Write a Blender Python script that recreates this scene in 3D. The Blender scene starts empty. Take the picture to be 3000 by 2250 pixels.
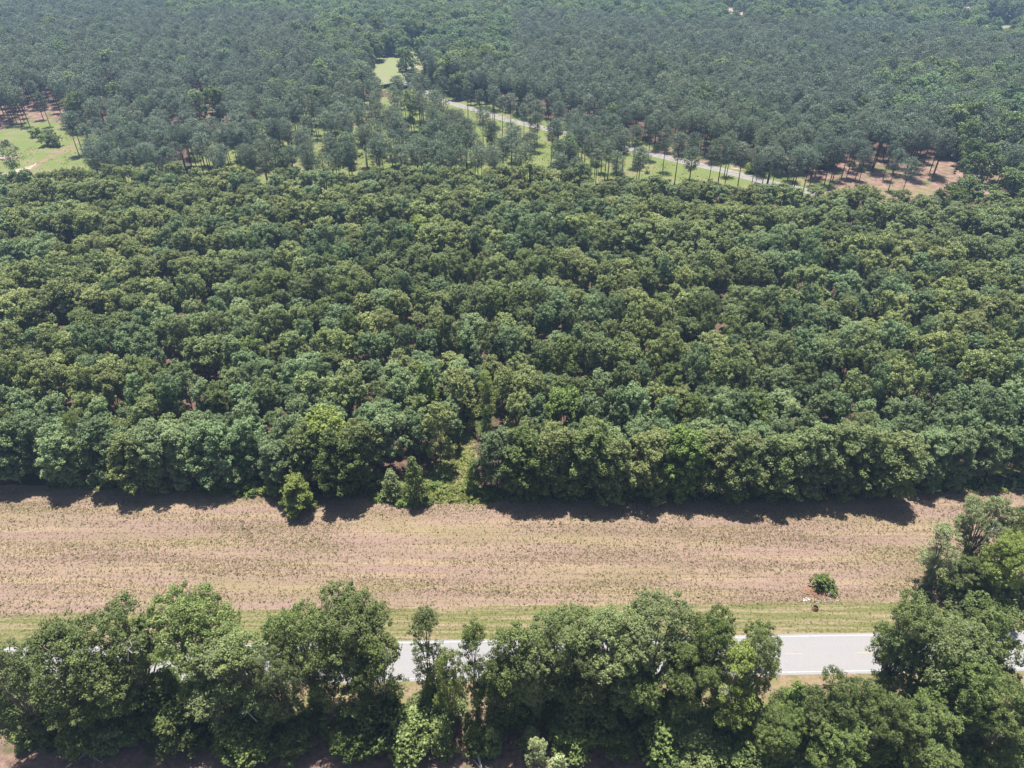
import bpy, math, random
import numpy as np
from mathutils import Vector, Matrix
from mathutils.geometry import tessellate_polygon
R = math.radians
random.seed(7)
rng = np.random.default_rng(7)
S = bpy.context.scene
COL = S.collection

# ------------------------------------------------------------------ camera, sky, sun, exposure
CAMH, PITCH, FPX = 105.0, 35.0, 2065.0          # metres, degrees down, focal length in px of a 3000 px wide picture
cd = bpy.data.cameras.new('Camera'); cam = bpy.data.objects.new('Camera', cd); COL.objects.link(cam)
cam.location = (0, 0, CAMH); cam.rotation_euler = (R(90 - PITCH), 0, 0)
cd.sensor_width = 36; cd.lens = FPX / 3000 * 36; cd.clip_end = 9000; cd.clip_start = 1
S.camera = cam
SUN_EL, SUN_AZ = 77.0, 97.0                      # azimuth measured from +X towards +Y: sun is ahead, a touch to the left
w = bpy.data.worlds.new('World'); S.world = w; w.use_nodes = True
nt = w.node_tree; bg = nt.nodes['Background']
sky = nt.nodes.new('ShaderNodeTexSky'); sky.sky_type = 'NISHITA'; sky.sun_disc = False
sky.sun_elevation = R(SUN_EL); sky.sun_rotation = R(90 - SUN_AZ); sky.altitude = 100; sky.air_density = 1.2; sky.dust_density = 1.5
nt.links.new(sky.outputs[0], bg.inputs[0]); bg.inputs[1].default_value = 0.062
sl = bpy.data.lights.new('Sun', 'SUN'); sl.energy = 5.0; sl.angle = R(0.5); sl.color = (1, .96, .88)
so = bpy.data.objects.new('Sun', sl); COL.objects.link(so)
sd = Vector((math.cos(R(SUN_EL)) * math.cos(R(SUN_AZ)), math.cos(R(SUN_EL)) * math.sin(R(SUN_AZ)), math.sin(R(SUN_EL))))
so.rotation_euler = sd.to_track_quat('Z', 'Y').to_euler(); so.location = (0, 0, 200)
S.view_settings.view_transform = 'Standard'; S.view_settings.look = 'None'; S.view_settings.gamma = 1
S.view_settings.exposure = 1.12

# ------------------------------------------------------------------ photo geometry
cT, sT = math.cos(R(PITCH)), math.sin(R(PITCH))
def gp(px, py, z=0.0):
    """ground (or height z) point seen at photo pixel px,py"""
    u, v = (px - 1500) / FPX, (1125 - py) / FPX
    dx, dy, dz = u, cT + v * sT, -sT + v * cT
    t = (z - CAMH) / dz
    return (dx * t, dy * t)
def proj(x, y, z):
    dz = z - CAMH
    dep = y * cT - dz * sT
    up = y * sT + dz * cT
    return 1500 + FPX * x / dep, 1125 - FPX * up / dep
def inpoly(x, y, P):
    c = False; j = len(P) - 1
    for i in range(len(P)):
        if (P[i][1] > y) != (P[j][1] > y) and x < (P[j][0] - P[i][0]) * (y - P[i][1]) / (P[j][1] - P[i][1]) + P[i][0]: c = not c
        j = i
    return c
def interp(x, pts):
    if x <= pts[0][0]: return pts[0][1]
    for (a, b), (c, d) in zip(pts, pts[1:]):
        if x <= c: return b + (d - b) * (x - a) / (c - a)
    return pts[-1][1]

# ------------------------------------------------------------------ tagging
ONES = 'zeroth first second third fourth fifth sixth seventh eighth ninth tenth eleventh twelfth thirteenth fourteenth fifteenth sixteenth seventeenth eighteenth nineteenth'.split()
TENS = {2: 'twent', 3: 'thirt', 4: 'fort', 5: 'fift', 6: 'sixt', 7: 'sevent', 8: 'eight', 9: 'ninet'}
def nth(n):
    if n < 20: return ONES[n]
    if n > 99: return '%dth' % n
    return TENS[n // 10] + ('ieth' if n % 10 == 0 else 'y-' + ONES[n % 10])
def number(items, key):
    """left-to-right place of each item within its row"""
    rows = {}
    for it in items: rows.setdefault(it[0], []).append(it)
    out = {}
    for rr_, L in rows.items():
        for k_, it in enumerate(sorted(L, key=key)): out[id(it)] = k_ + 1
    return out
def tag(o, label=None, cat=None, group=None, kind=None):
    for k, v in (('label', label), ('category', cat), ('group', group), ('kind', kind)):
        if v: o[k] = v
    return o
def link(name, me, parent=None, mats=None, loc=None):
    o = bpy.data.objects.new(name, me); COL.objects.link(o)
    if parent: o.parent = parent
    if loc: o.location = loc
    if mats:
        for i, m in enumerate(mats):
            if len(me.materials) <= i: me.materials.append(m)
            o.material_slots[i].link = 'OBJECT'; o.material_slots[i].material = m
    return o
def empty(name, loc, rz=0, sc=(1, 1, 1)):
    o = bpy.data.objects.new(name, None); COL.objects.link(o)
    o.empty_display_size = .5; o.location = loc; o.rotation_euler = (0, 0, rz); o.scale = sc
    return o

# ------------------------------------------------------------------ materials
class N:
    def __init__(s, name):
        s.m = bpy.data.materials.new(name); s.m.use_nodes = True; s.t = s.m.node_tree; s.n = s.t.nodes
        s.b = s.n['Principled BSDF']; s.out = s.n['Material Output']
    def new(s, typ, **kw):
        x = s.n.new(typ)
        for k, v in kw.items(): setattr(x, k, v)
        return x
    def link(s, a, b): s.t.links.new(a, b)
    def coord(s, scale):
        g = s.new('ShaderNodeNewGeometry'); mp = s.new('ShaderNodeMapping'); mp.inputs['Scale'].default_value = scale
        s.link(g.outputs['Position'], mp.inputs['Vector']); return mp.outputs[0]
    def noise(s, scale, vec=(1, 1, 1), detail=4, rough=.6, dist=0):
        n = s.new('ShaderNodeTexNoise'); n.inputs['Scale'].default_value = scale; n.inputs['Detail'].default_value = detail
        n.inputs['Roughness'].default_value = rough; n.inputs['Distortion'].default_value = dist
        s.link(s.coord(vec), n.inputs['Vector']); return n.outputs['Fac']
    def ramp(s, fac, stops, interp='LINEAR'):
        r = s.new('ShaderNodeValToRGB'); r.color_ramp.interpolation = interp
        e = r.color_ramp.elements
        while len(e) < len(stops): e.new(.5)
        for el, (p, c) in zip(e, stops):
            el.position = p; el.color = (*c, 1) if len(c) == 3 else c
        s.link(fac, r.inputs[0]); return r.outputs[0]
    def val(s, fac, a, b):
        return s.ramp(fac, [(a, (0, 0, 0)), (b, (1, 1, 1))])
    def mix(s, f, a, b, mode='MIX'):
        x = s.new('ShaderNodeMix', data_type='RGBA', blend_type=mode)
        for v, i in ((f, x.inputs[0]), (a, x.inputs[6]), (b, x.inputs[7])):
            if hasattr(v, 'node'): s.link(v, i)
            elif isinstance(v, tuple): i.default_value = (*v, 1)
            else: i.default_value = v
        return x.outputs[2]
    def math(s, op, a, b=None):
        x = s.new('ShaderNodeMath', operation=op)
        for v, i in ((a, x.inputs[0]), (b, x.inputs[1])):
            if v is None: continue
            if hasattr(v, 'node'): s.link(v, i)
            else: i.default_value = v
        return x.outputs[0]
    def bump(s, h, strength=.5, dist=.1):
        x = s.new('ShaderNodeBump'); x.inputs['Strength'].default_value = strength; x.inputs['Distance'].default_value = dist
        s.link(h, x.inputs['Height']); s.link(x.outputs[0], s.b.inputs['Normal'])
    def base(s, c, rough=.9, spec=.2):
        if hasattr(c, 'node'): s.link(c, s.b.inputs['Base Color'])
        else: s.b.inputs['Base Color'].default_value = (*c, 1)
        s.b.inputs['Roughness'].default_value = rough; s.b.inputs['Specular IOR Level'].default_value = spec
        return s.m

def leafmat(name, ca, cb, cc=None, trans=.3, patch=None, rough=.6, spec=.22, rnd=.6):
    """foliage: colour varies per leaf (tint attribute), per tree (object random) and, for a wood, in patches"""
    s = N(name)
    at = s.new('ShaderNodeAttribute', attribute_name='tint')
    oi = s.new('ShaderNodeObjectInfo')
    c = s.mix(at.outputs['Fac'], ca, cb)
    if cc: c = s.mix(s.val(oi.outputs['Random'], .35, 1.0), c, s.mix(.6, c, cc))
    if patch:
        n = s.new('ShaderNodeTexNoise'); n.inputs['Scale'].default_value = patch[0]; n.inputs['Detail'].default_value = 2
        s.link(oi.outputs['Location'], n.inputs['Vector'])
        c = s.mix(s.val(n.outputs['Fac'], .45, .6), c, s.mix(patch[2], c, patch[1]))
    hs = s.new('ShaderNodeHueSaturation'); hs.inputs['Saturation'].default_value = 1
    wn = s.new('ShaderNodeTexWhiteNoise', noise_dimensions='1D'); s.link(oi.outputs['Random'], wn.inputs['W'])
    v = s.math('ADD', s.math('MULTIPLY', wn.outputs['Value'], rnd), 1 - rnd / 2)
    s.link(v, hs.inputs['Value']); s.link(c, hs.inputs['Color']); c = hs.outputs[0]
    s.base(c, rough, spec)
    tr = s.new('ShaderNodeBsdfTranslucent'); s.link(s.mix(.5, c, (.25, .32, .06)), tr.inputs[0])
    mx = s.new('ShaderNodeMixShader'); mx.inputs[0].default_value = trans
    s.link(s.b.outputs[0], mx.inputs[1]); s.link(tr.outputs[0], mx.inputs[2]); s.link(mx.outputs[0], s.out.inputs[0])
    return s.m
def barkmat(name, a, b):
    s = N(name); n = s.noise(3, (1, 1, .25), 5)
    m = s.base(s.ramp(n, [(.3, a), (.7, b)]), .9); s.bump(n, .6, .05); return m

M = {}
M['oak'] = leafmat('leaves_olive', (.060, .086, .022), (.310, .350, .130), (.30, .315, .120), patch=(.02, (.140, .200, .095), .45))
M['blue'] = leafmat('leaves_blue_green', (.052, .092, .036), (.230, .310, .145), (.24, .295, .135))
M['dark'] = leafmat('leaves_deep_green', (.050, .075, .020), (.190, .240, .072), (.18, .21, .08))
M['road'] = leafmat('leaves_roadside', (.058, .088, .018), (.220, .262, .096), (.20, .23, .11))
M['lime'] = leafmat('leaves_yellow_green', (.11, .15, .03), (.29, .34, .09), None)
M['fresh'] = leafmat('leaves_fresh_green', (.065, .105, .022), (.22, .30, .08), None)
M['pale'] = leafmat('leaves_pale', (.19, .23, .09), (.42, .47, .24), None)
M['pine'] = leafmat('pine_needles', (.040, .064, .030), (.170, .222, .135), (.19, .21, .135), trans=.12, patch=(.008, (.11, .155, .12), .5))
M['far'] = leafmat('leaves_far_hardwood', (.060, .098, .035), (.215, .290, .105), (.25, .30, .11), patch=(.012, (.12, .20, .11), .6))
M['bark'] = barkmat('bark_grey', (.10, .085, .07), (.26, .23, .19))
M['pbark'] = barkmat('bark_pine', (.055, .042, .034), (.13, .10, .08))
M['stump'] = barkmat('rotten_wood', (.12, .06, .04), (.34, .20, .13))
M['dead'] = barkmat('dead_wood', (.33, .30, .26), (.55, .52, .47))

# ------------------------------------------------------------------ mesh helpers
def mesh_from(name, V, F4, F3=None, tint=None, smooth=False):
    """V (n,3); F4 (m,4) quads then F3 (k,3) triangles"""
    me = bpy.data.meshes.new(name)
    V = np.asarray(V, 'f4'); F4 = np.asarray(F4, 'i4').reshape(-1, 4); nq = len(F4)
    F3 = np.zeros((0, 3), 'i4') if F3 is None else np.asarray(F3, 'i4').reshape(-1, 3); n3 = len(F3)
    me.vertices.add(len(V)); me.vertices.foreach_set('co', V.ravel())
    me.loops.add(nq * 4 + n3 * 3); me.loops.foreach_set('vertex_index', np.concatenate([F4.ravel(), F3.ravel()]))
    me.polygons.add(nq + n3)
    st = np.concatenate([np.arange(nq) * 4, nq * 4 + np.arange(n3) * 3]).astype('i4')
    me.polygons.foreach_set('loop_start', st)
    me.update(calc_edges=True)
    if smooth: me.polygons.foreach_set('use_smooth', np.ones(nq + n3, bool))
    if tint is not None:
        a = me.attributes.new('tint', 'FLOAT', 'FACE'); a.data.foreach_set('value', np.asarray(tint, 'f4'))
    me.validate()
    return me
def leaves(C, Rad, K, size, squash=.8, up=.8, narrow=1.0, jit=.5, tint0=.5):
    """K leaf sprays spread through each clump (centre C, radius Rad); returns V, F, tint"""
    C = np.asarray(C, float); n = len(C); Rad = np.broadcast_to(Rad, (n,))
    d = rng.normal(size=(n, K, 3)); d /= np.linalg.norm(d, axis=2, keepdims=True)
    rr = rng.uniform(.2, 1, (n, K, 1)) ** .35
    P = C[:, None] + d * rr * Rad[:, None, None] * np.array([1, 1, squash])
    nr = d * .7 + np.array([0, 0, up]) + rng.normal(size=(n, K, 3)) * jit
    nr /= np.linalg.norm(nr, axis=2, keepdims=True)
    a = np.cross(nr, rng.normal(size=(n, K, 3))); a /= np.linalg.norm(a, axis=2, keepdims=True)
    b = np.cross(nr, a)
    s = size * rng.uniform(.55, 1.35, (n, K, 1)) * .5
    P, a, b = P.reshape(-1, 3), (a * s).reshape(-1, 3), (b * s * narrow).reshape(-1, 3)
    V = np.stack([P - a, P - b * .9, P + a * 1.1, P + b * .9], 1).reshape(-1, 3)
    F = np.arange(len(V)).reshape(-1, 4)
    t = np.clip(rng.normal(tint0, .24, (n, 1)) + rng.normal(0, .32, (n, K)), -.1, 1.15).ravel()
    return V, F, t
def tube(P, rad, sides=6):
    P = [Vector(p) for p in P]; V = []; F = []
    for i, p in enumerate(P):
        t = (P[min(i + 1, len(P) - 1)] - P[max(i - 1, 0)]).normalized()
        x = t.cross(Vector((.31, .95, .05))).normalized(); y = t.cross(x)
        for k in range(sides):
            a = 2 * math.pi * k / sides
            V.append(p + (x * math.cos(a) + y * math.sin(a)) * rad[i])
        if i:
            o = (i - 1) * sides
            for k in range(sides): F.append((o + k, o + (k + 1) % sides, o + sides + (k + 1) % sides, o + sides + k))
    return [tuple(v) for v in V], F
class MB:
    def __init__(s): s.V = []; s.F = []
    def add(s, V, F):
        o = len(s.V); s.V += list(V); s.F += [tuple(i + o for i in f) for f in F]; return s
    def tube(s, P, rad, sides=6): return s.add(*tube(P, rad, sides))
    def box(s, c, d, rz=0, taper=1.0):
        V = []; ca, sa = math.cos(rz), math.sin(rz)
        for z in (-.5, .5):
            k = 1 if z < 0 else taper
            for x, y in ((-.5, -.5), (.5, -.5), (.5, .5), (-.5, .5)):
                X, Y = x * d[0] * k, y * d[1] * k; V.append((c[0] + X * ca - Y * sa, c[1] + X * sa + Y * ca, c[2] + z * d[2]))
        return s.add(V, [(3, 2, 1, 0), (4, 5, 6, 7), (0, 1, 5, 4), (1, 2, 6, 5), (2, 3, 7, 6), (3, 0, 4, 7)])
    def mesh(s, name, smooth=False):
        me = bpy.data.meshes.new(name); me.from_pydata([tuple(v) for v in s.V], [], s.F); me.update()
        if smooth: me.polygons.foreach_set('use_smooth', [True] * len(me.polygons))
        return me
def curve_pts(a, b, n=4, sag=0.0, wob=.15):
    a, b = Vector(a), Vector(b); L = (b - a).length; out = []
    for i in range(n + 1):
        t = i / n; p = a.lerp(b, t)
        k = math.sin(math.pi * t)
        out.append(p + Vector((random.gauss(0, wob), random.gauss(0, wob), random.gauss(0, wob * .5) + sag)) * k * L * .15)
    return out

# ------------------------------------------------------------------ tree prototypes -> (crown mesh, trunk mesh)
PROTO = {}
def lobed(name, h, rad, low, nl, lr, ncl, cr, K, leaf, tr=.22, limbs=True, fork=.35, vine=0, flat=.8, skew=0, bare=0):
    """broadleaf: nl lobes (radius lr) held on limbs between heights low and h, clumps over each lobe"""
    lob = []
    for i in range(nl):
        for _ in range(40):
            t = random.random() ** .8
            z = low + lr * .6 + (h - low - lr * 1.3) * t
            k = math.sqrt(max(0.05, 1 - (abs(t - .38) / .72) ** 2.2))
            a = random.uniform(0, 6.283); rr = (rad - lr * .75) * k * random.uniform(.25, 1) ** .5
            p = Vector((rr * math.cos(a) + skew * (z / h) ** 2, rr * math.sin(a), z))
            if all((p - q).length > lr * 1.0 for q, _ in lob): break
        lob.append((p, lr * random.uniform(.72, 1.2)))
    lob.append((Vector((skew * .8 + random.uniform(-.8, .8), random.uniform(-.8, .8), h - lr * .8)), lr * .95))
    C = []; Rd = []
    for p, r in lob:
        m = max(4, int(ncl * (r / lr) ** 2))
        d = rng.normal(size=(m, 3)); d[:, 2] += .35; d /= np.linalg.norm(d, axis=1, keepdims=True)
        q = np.array(p) + d * r * rng.uniform(.55, 1.0, (m, 1)) * np.array([1, 1, flat])
        C.append(q); Rd.append(rng.uniform(.6, 1.3, m) * cr)
    C = np.concatenate(C); Rd = np.concatenate(Rd)
    if vine:
        zz = rng.uniform(.2, low + 3, vine); aa = rng.uniform(0, 6.28, vine); ra = rng.uniform(.2, 1.4, vine)
        C = np.concatenate([C, np.stack([ra * np.cos(aa), ra * np.sin(aa), zz], 1)]); Rd = np.concatenate([Rd, np.full(vine, cr * .8)])
    C[:, 2] = np.maximum(C[:, 2], Rd * .6)
    V, F, t = leaves(C, Rd, K, leaf)
    cm = mesh_from(name + '_crown', V, F, tint=t)
    b = MB(); zf = max(low * .8, h * fork * .6)
    b.tube([(0, 0, -.3), (.05, 0, zf * .5), (skew * .15, .1, zf)], [tr * 1.35, tr, tr * .85], 7)
    for p, r in lob:
        a = Vector((skew * .15, .1, zf)) if p.z > zf + 1 else Vector((0, 0, max(.5, p.z * .6)))
        pts = curve_pts(a, p, 4, .6)
        b.tube(pts, [tr * .62, tr * .5, tr * .38, tr * .28, tr * .14], 5)
        if limbs:
            for _ in range(limbs):
                q = p + Vector(rng.normal(size=3)).normalized() * r * .95
                s0 = pts[random.choice((2, 3, 4))]
                b.tube(curve_pts(s0, q, 2), [tr * .22, tr * .15, tr * .06], 4)
    PROTO[name] = (cm, b.mesh(name + '_trunk'))
    return name
def pine(name, h, rad, cl, n, K, leaf, tr=.2, lean=0, seg=5):
    """straight bare trunk, crown of whorled boughs carrying needle tufts over the top cl metres"""
    b = MB(); top = Vector((lean, lean * .5, h - .6))
    P = [Vector((lean * (i / seg) ** 2 * .9, lean * .4 * (i / seg) ** 2, -.3 + (h - .3) * i / seg)) for i in range(seg + 1)]
    b.tube(P, [tr * (1 - .85 * i / seg) + .03 for i in range(seg + 1)], 6)
    C = []; Rd = []
    for i in range(n):
        t = (i + random.random()) / n; z = h - .5 - cl * (1 - t) ** 1.0 * 1.0
        tt = (h - z) / cl
        prof = min(1, 1.9 * tt ** .62) * (1 - max(0, tt - .5) ** 1.5 * 1.3)
        L = rad * max(.12, prof) * random.uniform(.65, 1.1)
        a = i * 2.4 + random.uniform(-.5, .5)
        x0 = lean * (z / h) ** 2 * .9; y0 = lean * .4 * (z / h) ** 2
        e = (x0 + L * math.cos(a), y0 + L * math.sin(a), z + L * .22)
        b.tube([(x0, y0, z - .2), e], [.055, .02], 3)
        for f in ((1.0, .62) if L > 1.4 else (1.0,)):
            C.append((x0 + (e[0] - x0) * f + random.gauss(0, .2), y0 + (e[1] - y0) * f + random.gauss(0, .2), z + L * .22 * f + .15)); Rd.append(random.uniform(.6, 1.0) * rad * .27)
    C.append((lean * .9, lean * .4, h - .3)); Rd.append(rad * .22)
    V, F, t = leaves(C, np.array(Rd), K, leaf, squash=.7, up=.7, narrow=.6, jit=.55)
    PROTO[name] = (mesh_from(name + '_crown', V, F, tint=t), b.mesh(name + '_trunk'))
    return name
def cone_tree(name, h, rad, n, K, leaf):
    C = []; Rd = []
    for i in range(n):
        t = random.random() ** 1.3; z = .5 + (h - .6) * t; a = random.uniform(0, 6.283)
        r = rad * (1 - t) ** .7 * random.uniform(.5, 1.05) * min(1, .55 + t * 3)
        C.append((r * math.cos(a), r * math.sin(a), z)); Rd.append(random.uniform(.5, .9) * rad * .33)
    V, F, t = leaves(C, np.array(Rd), K, leaf)
    b = MB(); b.tube([(0, 0, -.3), (.1, 0, h * .5), (0, .1, h * .95)], [.14, .1, .03], 5)
    PROTO[name] = (mesh_from(name + '_crown', V, F, tint=t), b.mesh(name + '_trunk'))
    return name
def joined(name, crown_mat, trunk_mat):
    """crown and trunk of a prototype in one mesh, for the woods too dense to count"""
    cm, tm = PROTO[name]
    def vf(me):
        v = np.empty(len(me.vertices) * 3, 'f4'); me.vertices.foreach_get('co', v)
        f = np.empty(len(me.loops), 'i4'); me.loops.foreach_get('vertex_index', f)
        return v.reshape(-1, 3), f.reshape(-1, 4)
    v1, f1 = vf(cm); v2, f2 = vf(tm); t = np.empty(len(f1), 'f4'); cm.attributes['tint'].data.foreach_get('value', t)
    me = mesh_from(name + '_joined', np.concatenate([v1, v2]), np.concatenate([f1, f2 + len(v1)]), tint=np.concatenate([t, np.zeros(len(f2))]))
    me.materials.append(crown_mat); me.materials.append(trunk_mat)
    me.polygons.foreach_set('material_index', np.concatenate([np.zeros(len(f1)), np.ones(len(f2))]).astype('i4'))
    return bpy.data.objects.new(name + '_source', me)

def plant(name, label, cat, group, proto, mat, loc, h=None, bark='bark', rz=None, wide=1.0, z=0):
    """a tree or shrub: an empty at its base with a crown and a trunk"""
    ph = PH[proto]; k = (h / ph) if h else 1
    rz = random.uniform(0, 6.283) if rz is None else rz
    o = empty(name, (loc[0], loc[1], z), rz, (k * wide, k * wide, k)); tag(o, label, cat, group)
    cm, tm = PROTO[proto]
    c = link('crown', cm, o, [M[mat]]); t = link('trunk' if cat != 'bush' else 'stem', tm, o, [M[bark]])
    return o
PH = {}
def reg(n, h): PH[n] = h; return n
BIG = [reg(lobed('roadtree%d' % i, 26, 8.2, 6.5, nl, 2.8, 50, .62, 52, .24, .34, limbs=3, vine=110, skew=sk), 26)
       for i, (nl, sk) in enumerate(((20, 0), (18, 1.5), (19, -1.5), (21, .5)))]
THIN = [reg(lobed('thintree%d' % i, 26, 5.5, 7, 13, 2.2, 28, .56, 40, .23, .24, limbs=5, vine=90, skew=sk), 26) for i, sk in enumerate((1.5, -1))]
EDGE = [reg(lobed('edgetree%d' % i, 17, 5.6, .3, 27, 1.95, 26, .62, 40, .32, .22, limbs=1), 17) for i in range(5)]
INN = [reg(lobed('blocktree%d' % i, 15, 5.1, 2.5, 17, 1.7, 19, .60, 36, .34, .18, limbs=1, flat=1.0), 15) for i in range(8)]
PINE = [reg(pine('pine%d' % i, 22, 4.3, cl, 60, 34, .40, .25, lean=ln), 22) for i, (cl, ln) in enumerate(((11, 0), (9, .8), (12, -.6), (8.5, .3), (10, -1)))]
FPINE = [reg(pine('farpine%d' % i, 20, 3.5, cl, 44, 26, .42, .2, seg=3), 20) for i, cl in enumerate((9, 8, 10.5, 7.5))]
FHW = [reg(lobed('fartree%d' % i, 20, 6.8, 3, 13, 2.9, 20, .9, 22, .58, .22, limbs=0), 20) for i in range(4)]
CONE = [reg(cone_tree('conetree%d' % i, 9, 2.6, 120, 36, .27), 9) for i in range(2)]
THICK = [reg(lobed('thicket%d' % i, 6, 3.3, .2, 14, 1.3, 20, .52, 36, .25, .1, limbs=1), 6) for i in range(3)]
BUSH = [reg(lobed('bush%d' % i, 3.2, 2.0, .2, 6, .9, 12, .42, 22, .26, .06, limbs=0), 3.2) for i in range(3)]

# ------------------------------------------------------------------ ground surfaces
def sheet(name, pts, mat, z, step=2.0, jit=.5, world=False, **kw):
    P = [Vector((*(p if world else gp(*p)), 0)) for p in pts]; Q = []
    for a, b in zip(P, P[1:] + P[:1]):
        n = max(1, int((b - a).length / step)); nn = (b - a).normalized().cross(Vector((0, 0, 1)))
        for i in range(n):
            Q.append(a.lerp(b, i / n) + nn * random.gauss(0, jit))
    T = tessellate_polygon([Q]); me = bpy.data.meshes.new(name)
    me.from_pydata([(q.x, q.y, z) for q in Q], [], [tuple(t) if (Q[t[1]] - Q[t[0]]).cross(Q[t[2]] - Q[t[0]]).z > 0 else tuple(reversed(t)) for t in T])
    me.update(); me.materials.append(mat)
    o = link(name, me); return tag(o, kind='structure')
s = N('forest_floor'); a = s.noise(.9, detail=6); b = s.noise(.05, detail=3); c = s.noise(7, detail=4)
col = s.ramp(a, [(.3, (0.055, 0.034, 0.025)), (.55, (0.110, 0.069, 0.052)), (.75, (0.165, 0.110, 0.083))])
col = s.mix(s.val(b, .52, .62), col, s.ramp(c, [(.3, (0.028, 0.041, 0.011)), (.7, (0.083, 0.099, 0.033))])); s.bump(c, .6, .2)
M['floor'] = s.base(col, 1)
s = N('dry_field'); f1 = s.noise(1.0, (.022, .55, 1), 6, .66, .15); f2 = s.noise(1.0, (.03, .16, 1), 6, .7); f3 = s.noise(1.0, (3.0, 5.0, 1), 6, .8); f4 = s.noise(1.0, (.012, 1.6, 1), 3); f5 = s.noise(1., (5, 8, 1), 3, .7)
soil = s.ramp(f3, [(.3, (0.158, 0.104, 0.086)), (.55, (0.240, 0.165, 0.138)), (.75, (0.317, 0.231, 0.195))])
straw = s.ramp(f5, [(.30, (0.150, 0.110, 0.062)), (.48, (0.264, 0.198, 0.125)), (.7, (0.387, 0.304, 0.198))])
grn = s.ramp(f5, [(.3, (0.097, 0.095, 0.037)), (.6, (0.211, 0.180, 0.086))])
col = s.mix(s.math('MULTIPLY', s.val(f1, .46, .60), .85), soil, straw); col = s.mix(s.math('MULTIPLY', s.val(f2, .46, .66), .6), col, grn)
col = s.mix(s.math('MULTIPLY', s.val(f4, .57, .66), .45), col, (0.150, 0.104, 0.075)); f6 = s.noise(1.0, (.008, 4.5, 1), 3); col = s.mix(s.math('MULTIPLY', s.val(f6, .45, .62), .28), col, (.13, .09, .065)); s.bump(f5, .7, .15)
M['field'] = s.base(col, 1)
def grassmat(name, g0, g1, dry, lo=.45, hi=.62, vec=(.08, .5, 1)):
    s = N(name); a = s.noise(1, (1.8, 2.6, 1), 5, .7); b = s.noise(1, vec, 4)
    col = s.mix(s.val(b, lo, hi), s.ramp(a, [(.3, g0), (.7, g1)]), s.ramp(a, [(.3, tuple(x * .6 for x in dry)), (.7, dry)]))
    s.bump(a, .6, .12); return s.base(col, 1)
M['verge'] = grassmat('verge_grass', (0.065, 0.073, 0.022), (0.163, 0.159, 0.065), (0.267, 0.206, 0.133), .46, .62, (.05, 1.3, 1))
M['dryverge'] = grassmat('dry_verge', (0.096, 0.090, 0.037), (0.192, 0.165, 0.085), (0.245, 0.181, 0.117), .45, .55, (.3, .3, 1))
M['lawn'] = grassmat('clearing_grass', (0.065, 0.090, 0.024), (0.172, 0.202, 0.065), (0.206, 0.189, 0.095), .47, .62, (.09, .09, 1))
M['lawn2'] = grassmat('lawn_grass', (0.128, 0.150, 0.064), (0.197, 0.213, 0.101), (0.245, 0.213, 0.144), .5, .68, (.04, .1, 1))
M['gap'] = grassmat('rough_grass', (0.080, 0.096, 0.027), (0.170, 0.170, 0.064), (0.224, 0.181, 0.107), .48, .65, (.3, .3, 1))
s = N('pale_dirt'); a = s.noise(.5, detail=6); M['dirt'] = s.base(s.ramp(a, [(.35, (0.224, 0.162, 0.112)), (.65, (0.382, 0.320, 0.264))]), 1)
s = N('red_dirt'); a = s.noise(.35, detail=6); b = s.noise(.12, detail=4); M['red'] = s.base(s.mix(s.val(b, .5, .62), s.ramp(a, [(.35, (0.119, 0.072, 0.055)), (.65, (0.255, 0.170, 0.136))]), (0.102, 0.111, 0.043)), 1)
s = N('orange_soil'); a = s.noise(2.5, detail=5); M['orange'] = s.base(s.ramp(a, [(.35, (0.119, 0.064, 0.043)), (.65, (0.281, 0.162, 0.106))]), 1); s.bump(a, .8, .1)
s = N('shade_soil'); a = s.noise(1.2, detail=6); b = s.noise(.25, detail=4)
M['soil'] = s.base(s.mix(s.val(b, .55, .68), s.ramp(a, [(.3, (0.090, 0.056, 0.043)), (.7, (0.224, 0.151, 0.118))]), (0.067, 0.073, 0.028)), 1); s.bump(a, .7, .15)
s = N('road_surface'); a = s.noise(9, detail=6, rough=.8); b = s.noise(1, (.03, .9, 1), 3); c = s.noise(.5, detail=5)
col = s.mix(s.val(b, .3, .75), s.ramp(a, [(.3, (0.185, 0.182, 0.188)), (.7, (0.256, 0.253, 0.258))]), s.ramp(a, [(.3, (0.202, 0.188, 0.190)), (.7, (0.272, 0.256, 0.258))]))
M['asphalt'] = s.base(s.mix(s.math('MULTIPLY', s.val(c, .6, .75), .3), col, (0.152, 0.147, 0.152)), .85)
s = N('far_road_surface'); a = s.noise(1, (.6, .6, 1), 5); M['farroad'] = s.base(s.ramp(a, [(.3, (.15, .14, .13)), (.7, (.25, .23, .215))]), .9)
s = N('white_line'); a = s.noise(6, detail=4); M['white'] = s.base(s.ramp(a, [(.3, (.26, .26, .255)), (.6, (.46, .46, .45))]), .7)
s = N('yellow_line'); a = s.noise(6, detail=4); M['yellow'] = s.base(s.ramp(a, [(.3, (.26, .22, .16)), (.6, (.38, .30, .18))]), .7)

me = bpy.data.meshes.new('ground'); G = 4000
me.from_pydata([(-G, -800, 0), (G, -800, 0), (G, 6000, 0), (-G, 6000, 0)], [], [(0, 1, 2, 3)]); me.materials.append(M['floor'])
tag(link('ground', me), kind='structure')
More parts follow.
